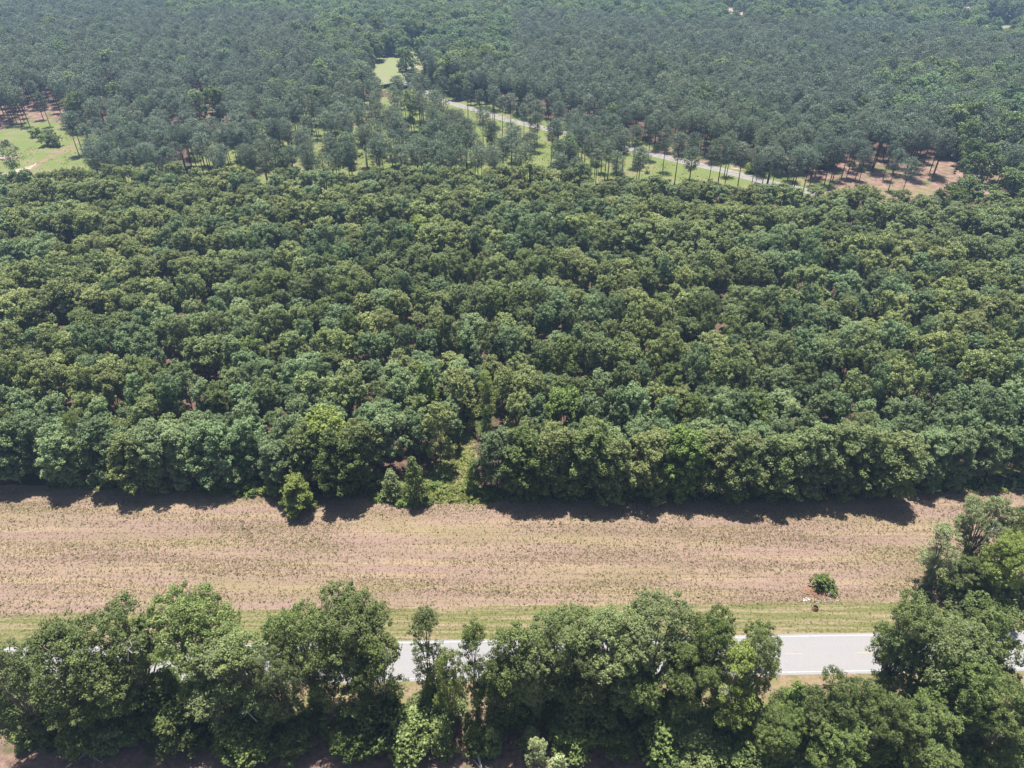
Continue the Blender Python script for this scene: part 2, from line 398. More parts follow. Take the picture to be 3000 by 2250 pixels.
# the near road, laid along its own line
rA, rB = gp(2400, 1914.5), gp(0, 1955)
rdir = Vector((rA[0] - rB[0], rA[1] - rB[1], 0)).normalized(); rn = Vector((-rdir.y, rdir.x, 0)); r0 = Vector((rA[0], rA[1], 0))
def rp(s_, t_, z): p = r0 + rdir * s_ + rn * t_; return (p.x, p.y, z)
def strip(s0, s1, t0, t1, z, n=1): return [rp(s0, t0, z), rp(s1, t0, z), rp(s1, t1, z), rp(s0, t1, z)], [(0, 1, 2, 3)]
fieldpts = [gp(-350, 1415), gp(0, 1420), gp(500, 1432), gp(1100, 1452), gp(1500, 1462), gp(2200, 1462), gp(2700, 1440), gp(3300, 1420)]
def rw(s_, t_): p = rp(s_, t_, 0); return (p[0], p[1])
sheet('field', [rw(-260, 9.4), rw(-60, 9.9), rw(0, 10.0), rw(220, 10.0)] + fieldpts[::-1], M['field'], .02, 1.2, .16, world=True)
sheet('grass_verge', [rw(-260, 3.2), rw(220, 3.2), rw(220, 10.6), rw(0, 10.4), rw(-60, 10.6), rw(-260, 10.0)], M['verge'], .04, 1.0, .12, world=True)
sheet('dry_verge', [rw(-260, -8.5), rw(-40, -9), rw(220, -8.5), rw(220, -3.2), rw(-260, -3.2)], M['dryverge'], .03, 1.2, .3, world=True)
sheet('bare_soil', [(-400, -40), (400, -40), (400, 58), (60, 60), (-50, 62), (-400, 58)], M['soil'], .012, 2, .4, world=True)
b = MB(); b.add(*strip(-300, 260, -3.75, 3.7, .06)); b.add([rp(-300, 3.7, .06), rp(260, 3.7, .06), rp(260, 3.9, 0), rp(-300, 3.9, 0)], [(0, 1, 2, 3)])
b.add([rp(-300, -3.95, 0), rp(260, -3.95, 0), rp(260, -3.75, .06), rp(-300, -3.75, .06)], [(0, 1, 2, 3)])
road = link('road', b.mesh('road'), mats=[M['asphalt']]); tag(road, kind='structure')
for t in (-3.35, 3.35):
    b = MB().add(*strip(-300, 260, t - .05, t + .05, .066)); link('edge_line', b.mesh('edge_line'), road, [M['white']])
b = MB(); s0 = Vector((gp(2352, 1914)[0], gp(2352, 1914)[1], 0)); sd0 = (s0 - r0).dot(rdir)
for k in range(-22, 22): b.add(*strip(sd0 - 3.05 + 12.19 * k, sd0 + 12.19 * k, -.06, .06, .066))
link('centre_line', b.mesh('centre_line'), road, [M['yellow']])

# the far road and the open ground beyond the planted block
FR = [(1180, 238), (1290, 292), (1389, 321), (1475, 349), (1533, 363), (1633, 386), (1732, 414), (1859, 440), (1995, 472), (2110, 498), (2230, 530), (2400, 568)]
frw = [Vector((*gp(*p), 0)) for p in FR]
def ribbon(P, w0, w1, z):
    V = []
    for i, p in enumerate(P):
        t = (P[min(i + 1, len(P) - 1)] - P[max(i - 1, 0)]).normalized(); n = Vector((-t.y, t.x, 0))
        V += [tuple(p + n * w0 + Vector((0, 0, z))), tuple(p + n * w1 + Vector((0, 0, z)))]
    return V, [(2 * i, 2 * i + 2, 2 * i + 3, 2 * i + 1) for i in range(len(P) - 1)]
def smooth(P, k=5):
    out = []
    for i in range(len(P) - 1):
        a, b_, c, d = P[max(i - 1, 0)], P[i], P[i + 1], P[min(i + 2, len(P) - 1)]
        for j in range(k):
            t = j / k; out.append(.5 * ((2 * b_) + (c - a) * t + (2 * a - 5 * b_ + 4 * c - d) * t * t + (3 * b_ - a - 3 * c + d) * t ** 3))
    return out + [P[-1]]
frs = smooth(frw)
fr = link('far_road', MB().add(*ribbon(frs, 3.1, -3.1, .10)).mesh('far_road'), mats=[M['farroad']]); tag(fr, kind='structure')
for w0 in (2.95, -2.75): link('edge_line', MB().add(*ribbon(frs, w0, w0 - .2, .106)).mesh('far_edge_line'), fr, [M['white']])
sheet('roadside_grass', [(p.x - 16, p.y - 14) for p in frs] + [(p.x + 13, p.y + 12) for p in frs[::-1]], M['lawn'], .05, 2, .5, world=True)
CLEAR = [(560, 430), (700, 360), (860, 330), (1000, 280), (1280, 290), (1500, 350), (1700, 405), (1900, 455), (2080, 520), (2080, 640), (560, 640)]
sheet('grass_clearing', CLEAR, M['lawn'], .03, 3, .8)
sheet('meadow', [(-500, 380), (0, 385), (60, 360), (140, 348), (215, 380), (420, 395), (450, 640), (-500, 640)], M['lawn'], .035, 2, .6)
sheet('dirt_track', [(228, 412), (234, 418), (150, 465), (90, 505), (60, 540), (-60, 560), (-60, 545), (40, 520), (95, 482), (160, 445)], M['dryverge'], .06, 1.5, .25)
sheet('dirt_patch', [(-100, 447), (30, 455), (60, 468), (30, 468), (-100, 458)], M['dirt'], .065, 1, .9)
sheet('dirt_patch', [(-100, 515), (30, 507), (85, 486), (108, 476), (100, 486), (60, 508), (-100, 524)], M['dirt'], .07, 1, .9)
LAWN = [(1085, 180), (1120, 168), (1140, 152), (1180, 150), (1225, 156), (1228, 205), (1190, 215), (1150, 215), (1100, 205)]
sheet('lawn', [(1060, 190), (1120, 150), (1240, 140), (1260, 170), (1250, 260), (1100, 260)], M['lawn2'], .05, 3, .8)
sheet('dirt_patch', [(1165, 191), (1225, 193), (1223, 197), (1190, 198)], M['dirt'], .07, 2, .6)
sheet('dirt_bank', [(1940, 434), (2000, 446), (2010, 462), (1960, 457), (1905, 445)], M['red'], .075, 1, .4)
sheet('dirt_bank', [(2145, 480), (2180, 484), (2185, 500), (2140, 494)], M['dirt'], .075, 1, .4)
sheet('dirt_bank', [(2045, 462), (2095, 468), (2095, 482), (2048, 476)], M['red'], .075, 1, .4)
sheet('pine_litter', [(2380, 480), (2640, 470), (2900, 450), (2960, 500), (2900, 580), (2560, 590), (2380, 570)], M['red'], .03, 2, .8)
sheet('pine_litter', [(-300, 290), (60, 300), (180, 320), (230, 345), (150, 372), (60, 385), (-300, 390)], M['red'], .03, 2, .8)
sheet('grass_strip', [(2500, 552), (2700, 548), (2780, 570), (2500, 590)], M['dryverge'], .05, 1.5, .4)
sheet('dirt_patch', [(292, 258), (312, 248), (337, 248), (337, 264), (318, 270), (296, 268)], M['dirt'], .05, 2, .5)
sheet('dirt_patch', [(578, 318), (600, 300), (640, 318), (640, 340), (600, 346)], M['red'], .05, 2, .5)
sheet('dirt_patch', [(750, 322), (775, 322), (775, 335), (750, 335)], M['orange'], .05, 2, .4)
sheet('far_meadow', [(2855, 58), (2985, 52), (2990, 68), (2930, 88), (2890, 90), (2860, 75)], M['lawn2'], .05, 5, 1.5)
sheet('far_clearing', [(2120, 8), (2330, 5), (2330, 30), (2180, 45), (2120, 40)], M['dirt'], .04, 5, 1.5)
sheet('far_clearing', [(2330, 22), (2860, 25), (2860, 48), (2330, 55)], M['red'], .04, 5, 1.5)
# grass opening in the edge of the planted block, and rough growth at its foot
sheet('grass_opening', [(1085, 1476), (1430, 1478), (1420, 1440), (1385, 1390), (1395, 1330), (1380, 1240), (1290, 1250), (1270, 1380), (1120, 1395), (1060, 1430)], M['gap'], .03, .8, .25)

# ------------------------------------------------------------------ tufts in the field and verge
def tufts(name, label, n, region, s0, s1, mat, blades, dens=None, box=(-115, 125, 60, 110)):
    P = []
    while len(P) < n:
        x = random.uniform(*box[:2]); y = random.uniform(*box[2:])
        if not region(x, y) or (dens and random.random() > dens(x, y)): continue
        P.append((x, y, random.uniform(s0, s1) * (1 if random.random() < .93 else 1.7)))
    P = np.array(P); K = blades
    a = rng.uniform(0, 6.283, (n, K)); l = P[:, 2:3] * rng.uniform(.6, 1.2, (n, K)); sp = rng.uniform(.3, .9, (n, K))
    d = np.stack([np.cos(a), np.sin(a), np.zeros_like(a)], 2); pz = np.stack([-np.sin(a), np.cos(a), np.zeros_like(a)], 2)
    base = np.concatenate([P[:, :2], np.full((n, 1), .02)], 1)[:, None, :] + d * .04
    tip = base + d * (l * sp)[..., None] + np.array([0, 0, 1]) * (l * .8)[..., None]; wv = pz * (l * .22)[..., None]
    mid = base * .5 + tip * .5 + np.array([0, 0, .12]) * l[..., None]
    V = np.stack([base, mid - wv, tip, mid + wv], 2).reshape(-1, 3); F = np.arange(len(V)).reshape(-1, 4)
    me = mesh_from(name, V, F, tint=np.repeat(rng.uniform(0, 1, n), K)); me.materials.append(mat)
    return tag(link(name, me), label, 'grass', kind='stuff')
M['straw'] = leafmat('straw', (0.211, 0.161, 0.087), (0.409, 0.335, 0.205), None, trans=.2, rnd=0)
M['weed'] = leafmat('weeds', (0.074, 0.081, 0.025), (0.167, 0.167, 0.062), None, trans=.2, rnd=0)
fw = [Vector((*p, 0)) for p in fieldpts]
def fedge(x): return interp(x, [(p[0], p[1]) for p in fieldpts])
def rt(x, y): return (Vector((x, y, 0)) - r0).dot(rn)
from mathutils import noise as MN
def infield(x, y): return rt(x, y) > 9.8 and y < fedge(x) - .5
def patchy(x, y): return max(.30, min(1, .5 + 2.4 * MN.noise(Vector((x * .03, y * .28, 3)))))
def patchw(x, y): return max(.04, min(1, .42 + 2.4 * MN.noise(Vector((x * .03, y * .28, 9)))))
tufts('straw_stubble', 'pale straw stubble lying all over the dry brown field', 75000, infield, .08, .24, M['straw'], 5, patchy)
tufts('field_weeds', 'small dull green weeds dotted through the dry field', 9000, infield, .09, .26, M['weed'], 6, patchw)
tufts('verge_grass', 'short green grass tufts on the verge beside the road', 9000, lambda x, y: 3.9 < rt(x, y) < 10.2, .08, .18, M['weed'], 5)

M['tallgrass'] = leafmat('tall_grass', (.12, .15, .035), (.33, .36, .12), None, trans=.25, rnd=0)
OP = [gp(*p) for p in [(1085, 1476), (1430, 1478), (1420, 1440), (1385, 1390), (1395, 1330), (1380, 1240), (1290, 1250), (1270, 1380), (1120, 1395), (1060, 1430)]]
tufts('tall_grass', 'rough tall grass filling the opening in the edge of the wood', 2600, lambda x, y: inpoly(x, y, OP), .15, .42, M['tallgrass'], 7, None, (-26, 0, 104, 132))
tufts('edge_weeds', 'ragged weeds and grass along the foot of the wood', 5200, lambda x, y: fedge(x) - 1.0 - 1.2 * MN.noise(Vector((x * .3, 0, 0))) < y < fedge(x) + 3, .25, .8, M['tallgrass'], 6, None, (-100, 115, 100, 118))
def inclear(x, y):
    px, py = proj(x, y, 0); return inpoly(px, py, CLEAR) or (px < 262 and py < 560)
tufts('meadow_grass', 'tussocks of tall grass and weeds in the clearings behind the wood', 11000, inclear, .25, .6, M['tallgrass'], 5, lambda x, y: max(.05, .4 + 2 * MN.noise(Vector((x * .06, y * .06, 6)))), (-240, 130, 282, 440))

# ------------------------------------------------------------------ woods too dense to count: one object each
def wood(name, label, cat, pts, sources):
    """pts: (x, y, scale, rot, which); every tree is an instance of one of the source meshes"""
    me = bpy.data.meshes.new(name); me.from_pydata([(p[0], p[1], 0) for p in pts], [], [])
    for k, (nm, ty) in enumerate((('scl', 'FLOAT'), ('rot', 'FLOAT'), ('which', 'INT'))):
        at = me.attributes.new(nm, ty, 'POINT'); at.data.foreach_set('value', [p[2 + k] for p in pts])
    o = link(name, me); tag(o, label, cat, kind='stuff')
    g = bpy.data.node_groups.new(name, 'GeometryNodeTree')
    g.interface.new_socket('Geometry', in_out='INPUT', socket_type='NodeSocketGeometry'); g.interface.new_socket('Geometry', in_out='OUTPUT', socket_type='NodeSocketGeometry')
    gi = g.nodes.new('NodeGroupInput'); go = g.nodes.new('NodeGroupOutput')
    ip = g.nodes.new('GeometryNodeInstanceOnPoints'); ip.inputs['Pick Instance'].default_value = True
    jn = g.nodes.new('GeometryNodeJoinGeometry')
    for src in sources:
        oi = g.nodes.new('GeometryNodeObjectInfo'); oi.inputs['Object'].default_value = src; oi.inputs['As Instance'].default_value = True
        g.links.new(oi.outputs['Geometry'], jn.inputs[0])
    def attr(nm, ty):
        a = g.nodes.new('GeometryNodeInputNamedAttribute'); a.data_type = ty; a.inputs['Name'].default_value = nm
        return [q for q in a.outputs if q.enabled][0]
    cx = g.nodes.new('ShaderNodeCombineXYZ'); g.links.new(attr('rot', 'FLOAT'), cx.inputs['Z'])
    cs = g.nodes.new('ShaderNodeCombineXYZ'); sc = attr('scl', 'FLOAT')
    for i in range(3): g.links.new(sc, cs.inputs[i])
    er = g.nodes.new('FunctionNodeEulerToRotation'); g.links.new(cx.outputs[0], er.inputs[0])
    g.links.new(gi.outputs[0], ip.inputs['Points']); g.links.new(jn.outputs[0], ip.inputs['Instance'])
    g.links.new(attr('which', 'INT'), ip.inputs['Instance Index']); g.links.new(er.outputs[0], ip.inputs['Rotation'])
    g.links.new(cs.outputs[0], ip.inputs['Scale']); g.links.new(ip.outputs[0], go.inputs[0])
    md = o.modifiers.new('trees', 'NODES'); md.node_group = g
    return o

# ------------------------------------------------------------------ the roadside row in front (crown-top pixel, height, shape, leaf colour, label)
def top(px, py, h): return gp(px, py, h)
ROADTREES = [
 (-60, 1890, 25, 'thintree0', 'road', 1.0, 'thin roadside tree cut by the left edge of the photo, road showing through'),
 (110, 1850, 25, 'thintree1', 'road', 1.25, 'sparse grey green tree at the left end of the roadside row'),
 (300, 1775, 26.5, 'roadtree0', 'road', .9, 'full roadside tree with a pale dead limb poking out near its top'),
 (500, 1745, 27, 'roadtree1', 'road', .95, 'tall forked roadside tree rising above the left part of the row'),
 (690, 1830, 25, 'thintree0', 'road', 1.1, 'lower thin tree filling the dip left of the densest roadside crown'),
 (860, 1785, 26, 'roadtree2', 'road', .75, 'roadside tree with bare twigs low on its left side, next to the densest crown'),
 (1010, 1740, 27, 'roadtree3', 'dark', .9, 'densest dark roadside crown just left of the open gap over the road'),
 (1235, 1785, 24, 'thintree1', 'road', .75, 'spindly tree with a wispy top standing in the gap over the road'),
 (1300, 1880, 22, 'thintree0', 'lime', .6, 'short yellowish tree draped in vines under the wispy one'),
 (1385, 1830, 25, 'thintree1', 'dark', .7, 'slim dark tree right of the gap with a trunk wrapped in vines'),
 (1510, 1800, 26, 'thintree0', 'road', .95, 'feathery grey green crown left of the middle of the roadside row'),
 (1650, 1775, 26, 'roadtree0', 'road', .85, 'rounded roadside crown with a low bough reaching forward'),
 (1800, 1755, 27, 'roadtree1', 'road', .85, 'broad crown near the middle right of the roadside row'),
 (1960, 1750, 27, 'roadtree2', 'road', .85, 'tallest broad crown in the right half of the roadside row'),
 (2110, 1790, 26, 'roadtree3', 'dark', .6, 'narrower crown left of the bough that hangs over the road'),
 (2240, 1815, 25, 'roadtree1', 'dark', .55, 'roadside tree whose right bough overhangs the open stretch of road'),
 (2180, 1900, 23, 'thintree1', 'lime', .95, 'bright yellow green tree in front of the roadside row'),
 (2350, 1990, 17, 'conetree0', 'fresh', 1.0, 'fresh green narrow tree left of the bare strip below the road'),
 (2500, 1985, 20, 'roadtree0', 'road', .85, 'round low crown below the open stretch of road'),
 (2715, 1750, 26, 'roadtree3', 'road', .62, 'tall dark roadside tree at the right end of the open stretch of road'),
 (2620, 2030, 19, 'roadtree1', 'road', .75, 'lower spreading tree in front of the tall one, lower right'),
 (2800, 1790, 25, 'roadtree2', 'road', .85, 'light green crown at the right end of the roadside row'),
 (2950, 1770, 25, 'roadtree0', 'road', .9, 'big crown cut by the right edge above the road'),
 (2870, 1920, 22, 'roadtree3', 'dark', .9, 'dark spreading crown filling the right side below the road'),
 (3010, 2010, 20, 'roadtree1', 'road', .9, 'low tree in the bottom right corner of the photo'),
 (195, 1860, 24, 'thintree1', 'road', 1.1, 'smaller tree in front, filling between the left end and the tree with the pale limb'),
 (590, 1880, 23, 'thintree1', 'road', 1.15, 'lower crown just right of the tall forked roadside tree'),
 (775, 1880, 23, 'roadtree0', 'road', .65, 'lower crown left below the tree with bare twigs'),
 (1090, 1850, 23, 'thintree0', 'dark', .9, 'dark slim crown at the left side of the gap over the road'),
 (1450, 1900, 21, 'thintree1', 'road', .8, 'lower slim crown right of the vine wrapped trunk'),
 (1580, 1860, 23, 'roadtree2', 'road', .6, 'mid sized crown between the feathery tree and the rounded one'),
 (1730, 1880, 22, 'roadtree3', 'road', .7, 'lower crown right of the tree with the forward bough'),
 (1880, 1870, 22, 'roadtree0', 'road', .7, 'lower crown between the two broadest roadside trees'),
 (2040, 1880, 22, 'roadtree1', 'dark', .7, 'dark lower crown right below the tallest broad tree'),
 (2330, 2080, 15, 'roadtree2', 'dark', .9, 'dark low tree at the bottom, left of the round low crown'),
 (2480, 2120, 15, 'roadtree3', 'dark', 1.0, 'dark low tree at the bottom below the round low crown'),
 (2760, 2060, 18, 'roadtree0', 'dark', 1.0, 'dark low tree between the spreading tree and the bottom right corner'),
 (1575, 2165, 12, 'thintree0', 'pale', .75, 'pale yellow green treetop poking up at the bottom edge, left one of two'),
 (1640, 2205, 11, 'conetree1', 'pale', .9, 'small pale pointed treetop at the bottom edge, right one of two'),
]
for px, py, h, pr, mt, wd, lab in ROADTREES:
    x, y = top(px, py, h)
    plant('roadside_tree', lab, 'tree', 'trees lining the near side of the road', pr, mt, (x, y), h * .94, wide=wd / (h / PH[pr]) if pr[:4] == 'cone' else wd)
# undergrowth at the feet of the row
k = 0
for i in range(98):
    px = 10 + i * 31 + random.uniform(-10, 10); py = 2110 + random.uniform(-55, 95)
    if 2400 < px < 2520 and py < 2160: py += 60
    x, y = gp(px, py); h = random.uniform(3.5, 9)
    mt = random.choice(('dark', 'dark', 'road', 'road') if px > 1100 else ('dark', 'dark', 'road'))
    plant('undergrowth_shrub', 'leafy thicket at the shaded feet of the roadside trees, ' + nth(i + 1) + ' from left', 'bush', 'undergrowth below the roadside row', random.choice(THICK + THICK + CONE), mt, (x, y), h, wide=random.uniform(.8, 1.3))

for i in range(34):
    px = 1980 + i * 31 + random.uniform(-14, 14); x, y = gp(px, random.uniform(2170, 2290))
    plant('thicket', 'dark green thicket along the bottom edge of the photo, ' + nth(i + 1) + ' from left', 'bush', 'thicket along the bottom right edge', random.choice(THICK + THICK + CONE), random.choice(('dark', 'dark', 'road')), (x, y), random.uniform(3, 7), wide=1.25)
# ------------------------------------------------------------------ right side of the field
for px, py, h, pr, mt, wd, lab in [
 (2925, 1465, 19, 'roadtree1', 'pale', .85, 'pale light green tree with whitish bare branches at the right end of the field'),
 (2790, 1550, 15, 'thintree1', 'pale', 1.1, 'ragged tree leaning over the right end of the field'),
 (3000, 1575, 17, 'roadtree2', 'lime', .9, 'darker tree cut by the right edge beside the field'),
 (2880, 1640, 11, 'roadtree0', 'road', 1.3, 'low dense tree filling the corner between field and road'),
 (3060, 1500, 18, 'roadtree1', 'road', .9, 'tree half out of frame at the right end of the field')]:
    plant('field_edge_tree', lab, 'tree', 'trees at the right end of the field', pr, mt, top(px, py, h), h, wide=wd)
SC = sorted([(2740, 1700, 3, 'road'), (2780, 1745, 3.5, 'dark'), (2700, 1755, 2.2, 'dark'), (2840, 1760, 4, 'dark'), (2900, 1700, 4, 'road'), (2960, 1760, 4, 'dark'), (2730, 1650, 2.5, 'road'), (2860, 1690, 4, 'road'), (2800, 1800, 4.5, 'road'), (2900, 1820, 5, 'dark')])
for px, py, h, mt in SC:
    plant('shrub', 'scrubby bush under the ragged trees right of the field, ' + nth(SC.index((px, py, h, mt)) + 1) + ' from left', 'bush', 'scrub at the right end of the field', random.choice(BUSH), mt, gp(px, py), h, wide=1.2)
plant('lone_tree', 'small round yellowish green tree standing alone in the field in front of the wood', 'tree', None, 'edgetree1', 'lime', gp(880, 1497), 9.4, wide=1.15)
x, y = gp(2402, 1722)
plant('bush', 'round bright green bush on the orange soil mound in the field', 'bush', None, 'bush1', 'fresh', (x, y), 3.2, wide=1.0)
plant('bush', 'small dark bush trailing off the right side of the soil mound', 'bush', None, 'bush2', 'dark', gp(2434, 1736), 1.3, wide=1.6)
# soil mound, scattered rubble, stump
V = []; F = []; n = 22; m = 9
for j in range(m + 1):
    for i in range(n):
        a = 6.283 * i / n; r = j / m
        V.append((x + 2.9 * r * math.cos(a) * (1 + .12 * math.sin(3 * a)) - .4, y - .7 + 1.3 * r * math.sin(a), .03 + .75 * (1 - r * r) * (1 + .35 * random.uniform(-1, 1)) - (.05 if j == m else 0)))
for j in range(m):
    for i in range(n): F.append((j * n + i, j * n + (i + 1) % n, (j + 1) * n + (i + 1) % n, (j + 1) * n + i)) if j else F.append(((j + 1) * n + i, j * n, (j + 1) * n + (i + 1) % n))
tag(link('soil_mound', MB().add(V, F).mesh('soil_mound', True), mats=[M['orange']]), 'low mound of orange soil under the round bright bush', 'mound')
def rubble(name, label, cx, cy, rx, ry, n, mat, s0, s1):
    b = MB()
    for _ in range(n):
        px, py = random.gauss(cx, rx), random.gauss(cy, ry); q = gp(px, py); s_ = random.uniform(s0, s1)
        b.box((q[0], q[1], .03 + s_ * .2), (s_, s_ * random.uniform(.4, 1), s_ * .45), random.uniform(0, 3), random.uniform(.5, .9))
    return tag(link(name, b.mesh(name), mats=[M[mat]]), label, 'rubble', kind='stuff')
s = N('concrete_rubble'); a = s.noise(3, detail=4); M['rub'] = s.base(s.ramp(a, [(.35, (.34, .32, .31)), (.6, (.62, .61, .60))]), .9)
rubble('white_rubble', 'white broken rubble strewn left of the mound at the field edge', 2368, 1757, 8, 3, 30, 'rub', .10, .30)
rubble('pale_debris', 'small pale debris scattered in front of the soil mound', 2415, 1757, 22, 6, 70, 'rub', .05, .2)
rubble('soil_clods', 'clods of reddish soil around the mound', 2400, 1748, 26, 8, 160, 'orange', .08, .3)
q = gp(2428, 1745); b = MB().add(*tube([(q[0], q[1], 0), (q[0] + .05, q[1], .6), (q[0] + .15, q[1], 1.15)], [.28, .22, .10], 8))
tag(link('standing_stone', b.mesh('stone', True), mats=[M['rub']]), 'pale upright chunk standing at the right foot of the soil mound', 'stone')
q = gp(2387, 1786)
b = MB(); b.tube([(q[0], q[1], -.1), (q[0], q[1], .5), (q[0] + .05, q[1], .75)], [.62, .48, .42], 9)
for a in range(6): b.tube([(q[0], q[1], .35), (q[0] + .75 * math.cos(a * 1.05), q[1] + .6 * math.sin(a * 1.05), .03)], [.16, .05], 5)
V, F = tube([(q[0] + .05, q[1], .745), (q[0] + .06, q[1], .76)], [.42, .36], 9)
tag(link('tree_stump', b.mesh('stump', True), mats=[M['stump']]), 'reddish brown rotten stump on the grass verge below the rubble', 'stump')

# ------------------------------------------------------------------ small trees in the grass opening
for px, py, h, pr, mt, wd, lab in [
 (1218, 1472, 12.5, 'conetree0', 'dark', 1.15, 'pointed dark green tree standing forward in the grass opening'),
 (1152, 1455, 7.5, 'conetree1', 'road', 1.0, 'small leaning dark tree left of the pointed one in the grass opening'),
 (1388, 1440, 8.5, 'conetree0', 'fresh', .75, 'narrow bright green tree on the right side of the grass opening'),
 (1428, 1300, 11, 'conetree1', 'fresh', .8, 'bright green pointed tree behind the narrow one, right of the gap')]:
    plant('small_tree', lab, 'tree', None, pr, mt, gp(px, py), h, wide=wd * PH[pr] / h)
WB = sorted([(1110, 1462, 1.6, 'fresh'), (1180, 1478, 1.8, 'fresh'), (1255, 1478, 1.5, 'road'), (1275, 1430, 1.6, 'fresh'), (1310, 1400, 1.4, 'fresh'), (1130, 1420, 2.2, 'road'), (1430, 1455, 2, 'dark'),
                      (600, 1440, 1.8, 'fresh'), (640, 1446, 2.2, 'fresh'), (665, 1430, 2.6, 'lime'), (700, 1446, 1.8, 'fresh'), (740, 1440, 2.4, 'fresh'), (775, 1446, 1.6, 'lime'), (370, 1440, 1.5, 'fresh'), (1860, 1440, 3, 'lime'), (1880, 1465, 2, 'road'), (2200, 1460, 1.4, 'road'), (920, 1475, 1.5, 'road'), (850, 1488, 1.2, 'fresh'), (1600, 1465, 1.6, 'dark'), (2060, 1462, 1.5, 'road'), (2400, 1465, 1.5, 'dark')])
for px, py, h, mt in WB:
    plant('weedy_bush', 'low leafy growth where the wood meets the field, ' + nth(WB.index((px, py, h, mt)) + 1) + ' from left', 'bush', 'low growth along the wood edge', random.choice(BUSH), mt, gp(px, py), h, wide=1.4)

# ------------------------------------------------------------------ the planted block: front row one by one
FRONT = [(-130, 1230, 17, 'blue'), (-30, 1245, 16, 'blue'), (55, 1215, 17, 'blue'), (135, 1250, 16, 'blue'), (275, 1235, 17, 'blue'), (355, 1275, 15.5, 'oak'), (420, 1235, 17.5, 'blue'), (510, 1250, 16, 'blue'),
 (595, 1240, 17, 'blue'), (705, 1225, 16, 'blue'), (800, 1295, 13.5, 'blue'), (880, 1250, 16, 'oak'), (975, 1262, 17.5, 'dark'), (1040, 1235, 17.5, 'oak'),
 (1455, 1262, 16, 'blue'), (1530, 1262, 17.5, 'dark'), (1630, 1250, 18, 'oak'), (1740, 1240, 19, 'dark'), (1800, 1290, 16, 'oak'), (1915, 1262, 17.5, 'oak'), (2015, 1255, 17.5, 'fresh'), (2110, 1265, 17, 'oak'),
 (2200, 1270, 17.5, 'oak'), (2300, 1275, 17, 'oak'), (2395, 1245, 18.5, 'oak'), (2485, 1240, 18.5, 'oak'), (2570, 1250, 18, 'oak'), (2660, 1275, 17, 'oak'), (2750, 1260, 15, 'blue'), (2840, 1255, 15, 'blue'), (2930, 1240, 15, 'blue'), (3040, 1240, 15, 'blue')]
look = {'blue': 'blue green leafy', 'oak': 'olive green leafy', 'dark': 'dark green leafy', 'fresh': 'brighter green leafy', 'lime': 'yellow green leafy'}
front_xy = []
nl = nr = 0
for i, (px, py, h, mt) in enumerate(FRONT):
    x, y = top(px, py, h); front_xy.append((x, y))
    if px < 1250: side = 'left of the grass opening'; nt_ = nth(14 - i)
    else: side = 'right of the grass opening'; nt_ = nth(i - 13)
    plant('oak_tree' if mt in ('oak', 'dark') else 'broadleaf_tree', '%s tree in the front row facing the field, %s %s' % (look[mt].replace(' leafy', ''), nt_, side), 'tree', 'front row of the planted wood', EDGE[(i * 3 + i // 4) % 5], mt, (x, y), h, wide=random.uniform(.86, 1.0) * (1.1 if mt == 'dark' else 1))
# single trees of another colour
for px, py, h, mt, pr, lab in [(200, 1215, 17, 'lime', 'thintree1', 'olive yellow tree with a pale bare trunk behind the front row, far left'),
    (935, 1205, 18, 'lime', 'blocktree2', 'yellow green treetop rising behind the dark front tree left of the grass opening'),
    (1240, 1068, 17, 'fresh', 'conetree0', 'bright green pointed top above the crowns, upper left of the gap'),
    (1415, 1090, 18, 'lime', 'thintree0', 'big yellow green crown with greyish twigs above the gap in the wood'),
    (1655, 1145, 15.5, 'fresh', 'blocktree1', 'small lighter green top among blue green crowns right of the gap'),
    (1225, 630, 15, 'lime', 'blocktree0', 'light green crown in the upper middle of the planted wood'),
    (1345, 650, 14, 'lime', 'blocktree4', 'brightest yellow green crown in the upper middle of the planted wood'),
    (2225, 1155, 15.5, 'fresh', 'blocktree3', 'lighter green top among the blue green crowns on the right'),
    (2330, 1175, 16, 'pale', 'thintree1', 'brownish thin leaved crown among the blue green ones on the right')]:
    plant('broadleaf_tree', lab, 'tree', None, pr, mt, top(px, py, h), h, wide=.8 if pr[:4] in ('thin', 'cone') else .95); front_xy.append(top(px, py, h))

RT = [(2640, 560, 13), (2720, 575, 13), (2790, 545, 15), (2855, 520, 16), (2925, 560, 15), (2985, 500, 18), (3030, 560, 17), (2880, 620, 14), (2960, 640, 15), (3050, 470, 18), (2820, 600, 14), (2990, 590, 15)]
for k_, (px, py, h) in enumerate(sorted(RT)):
    plant('broadleaf_tree', 'broad leafy tree at the far right corner of the planted wood, %s from left' % nth(k_ + 1), 'tree', 'trees at the far right corner of the wood', INN[k_ % 8], ('far', 'blue', 'fresh', 'oak')[k_ % 4] if k_ % 3 else 'road', top(px, py, h), h, wide=1.35); front_xy.append(top(px, py, h))
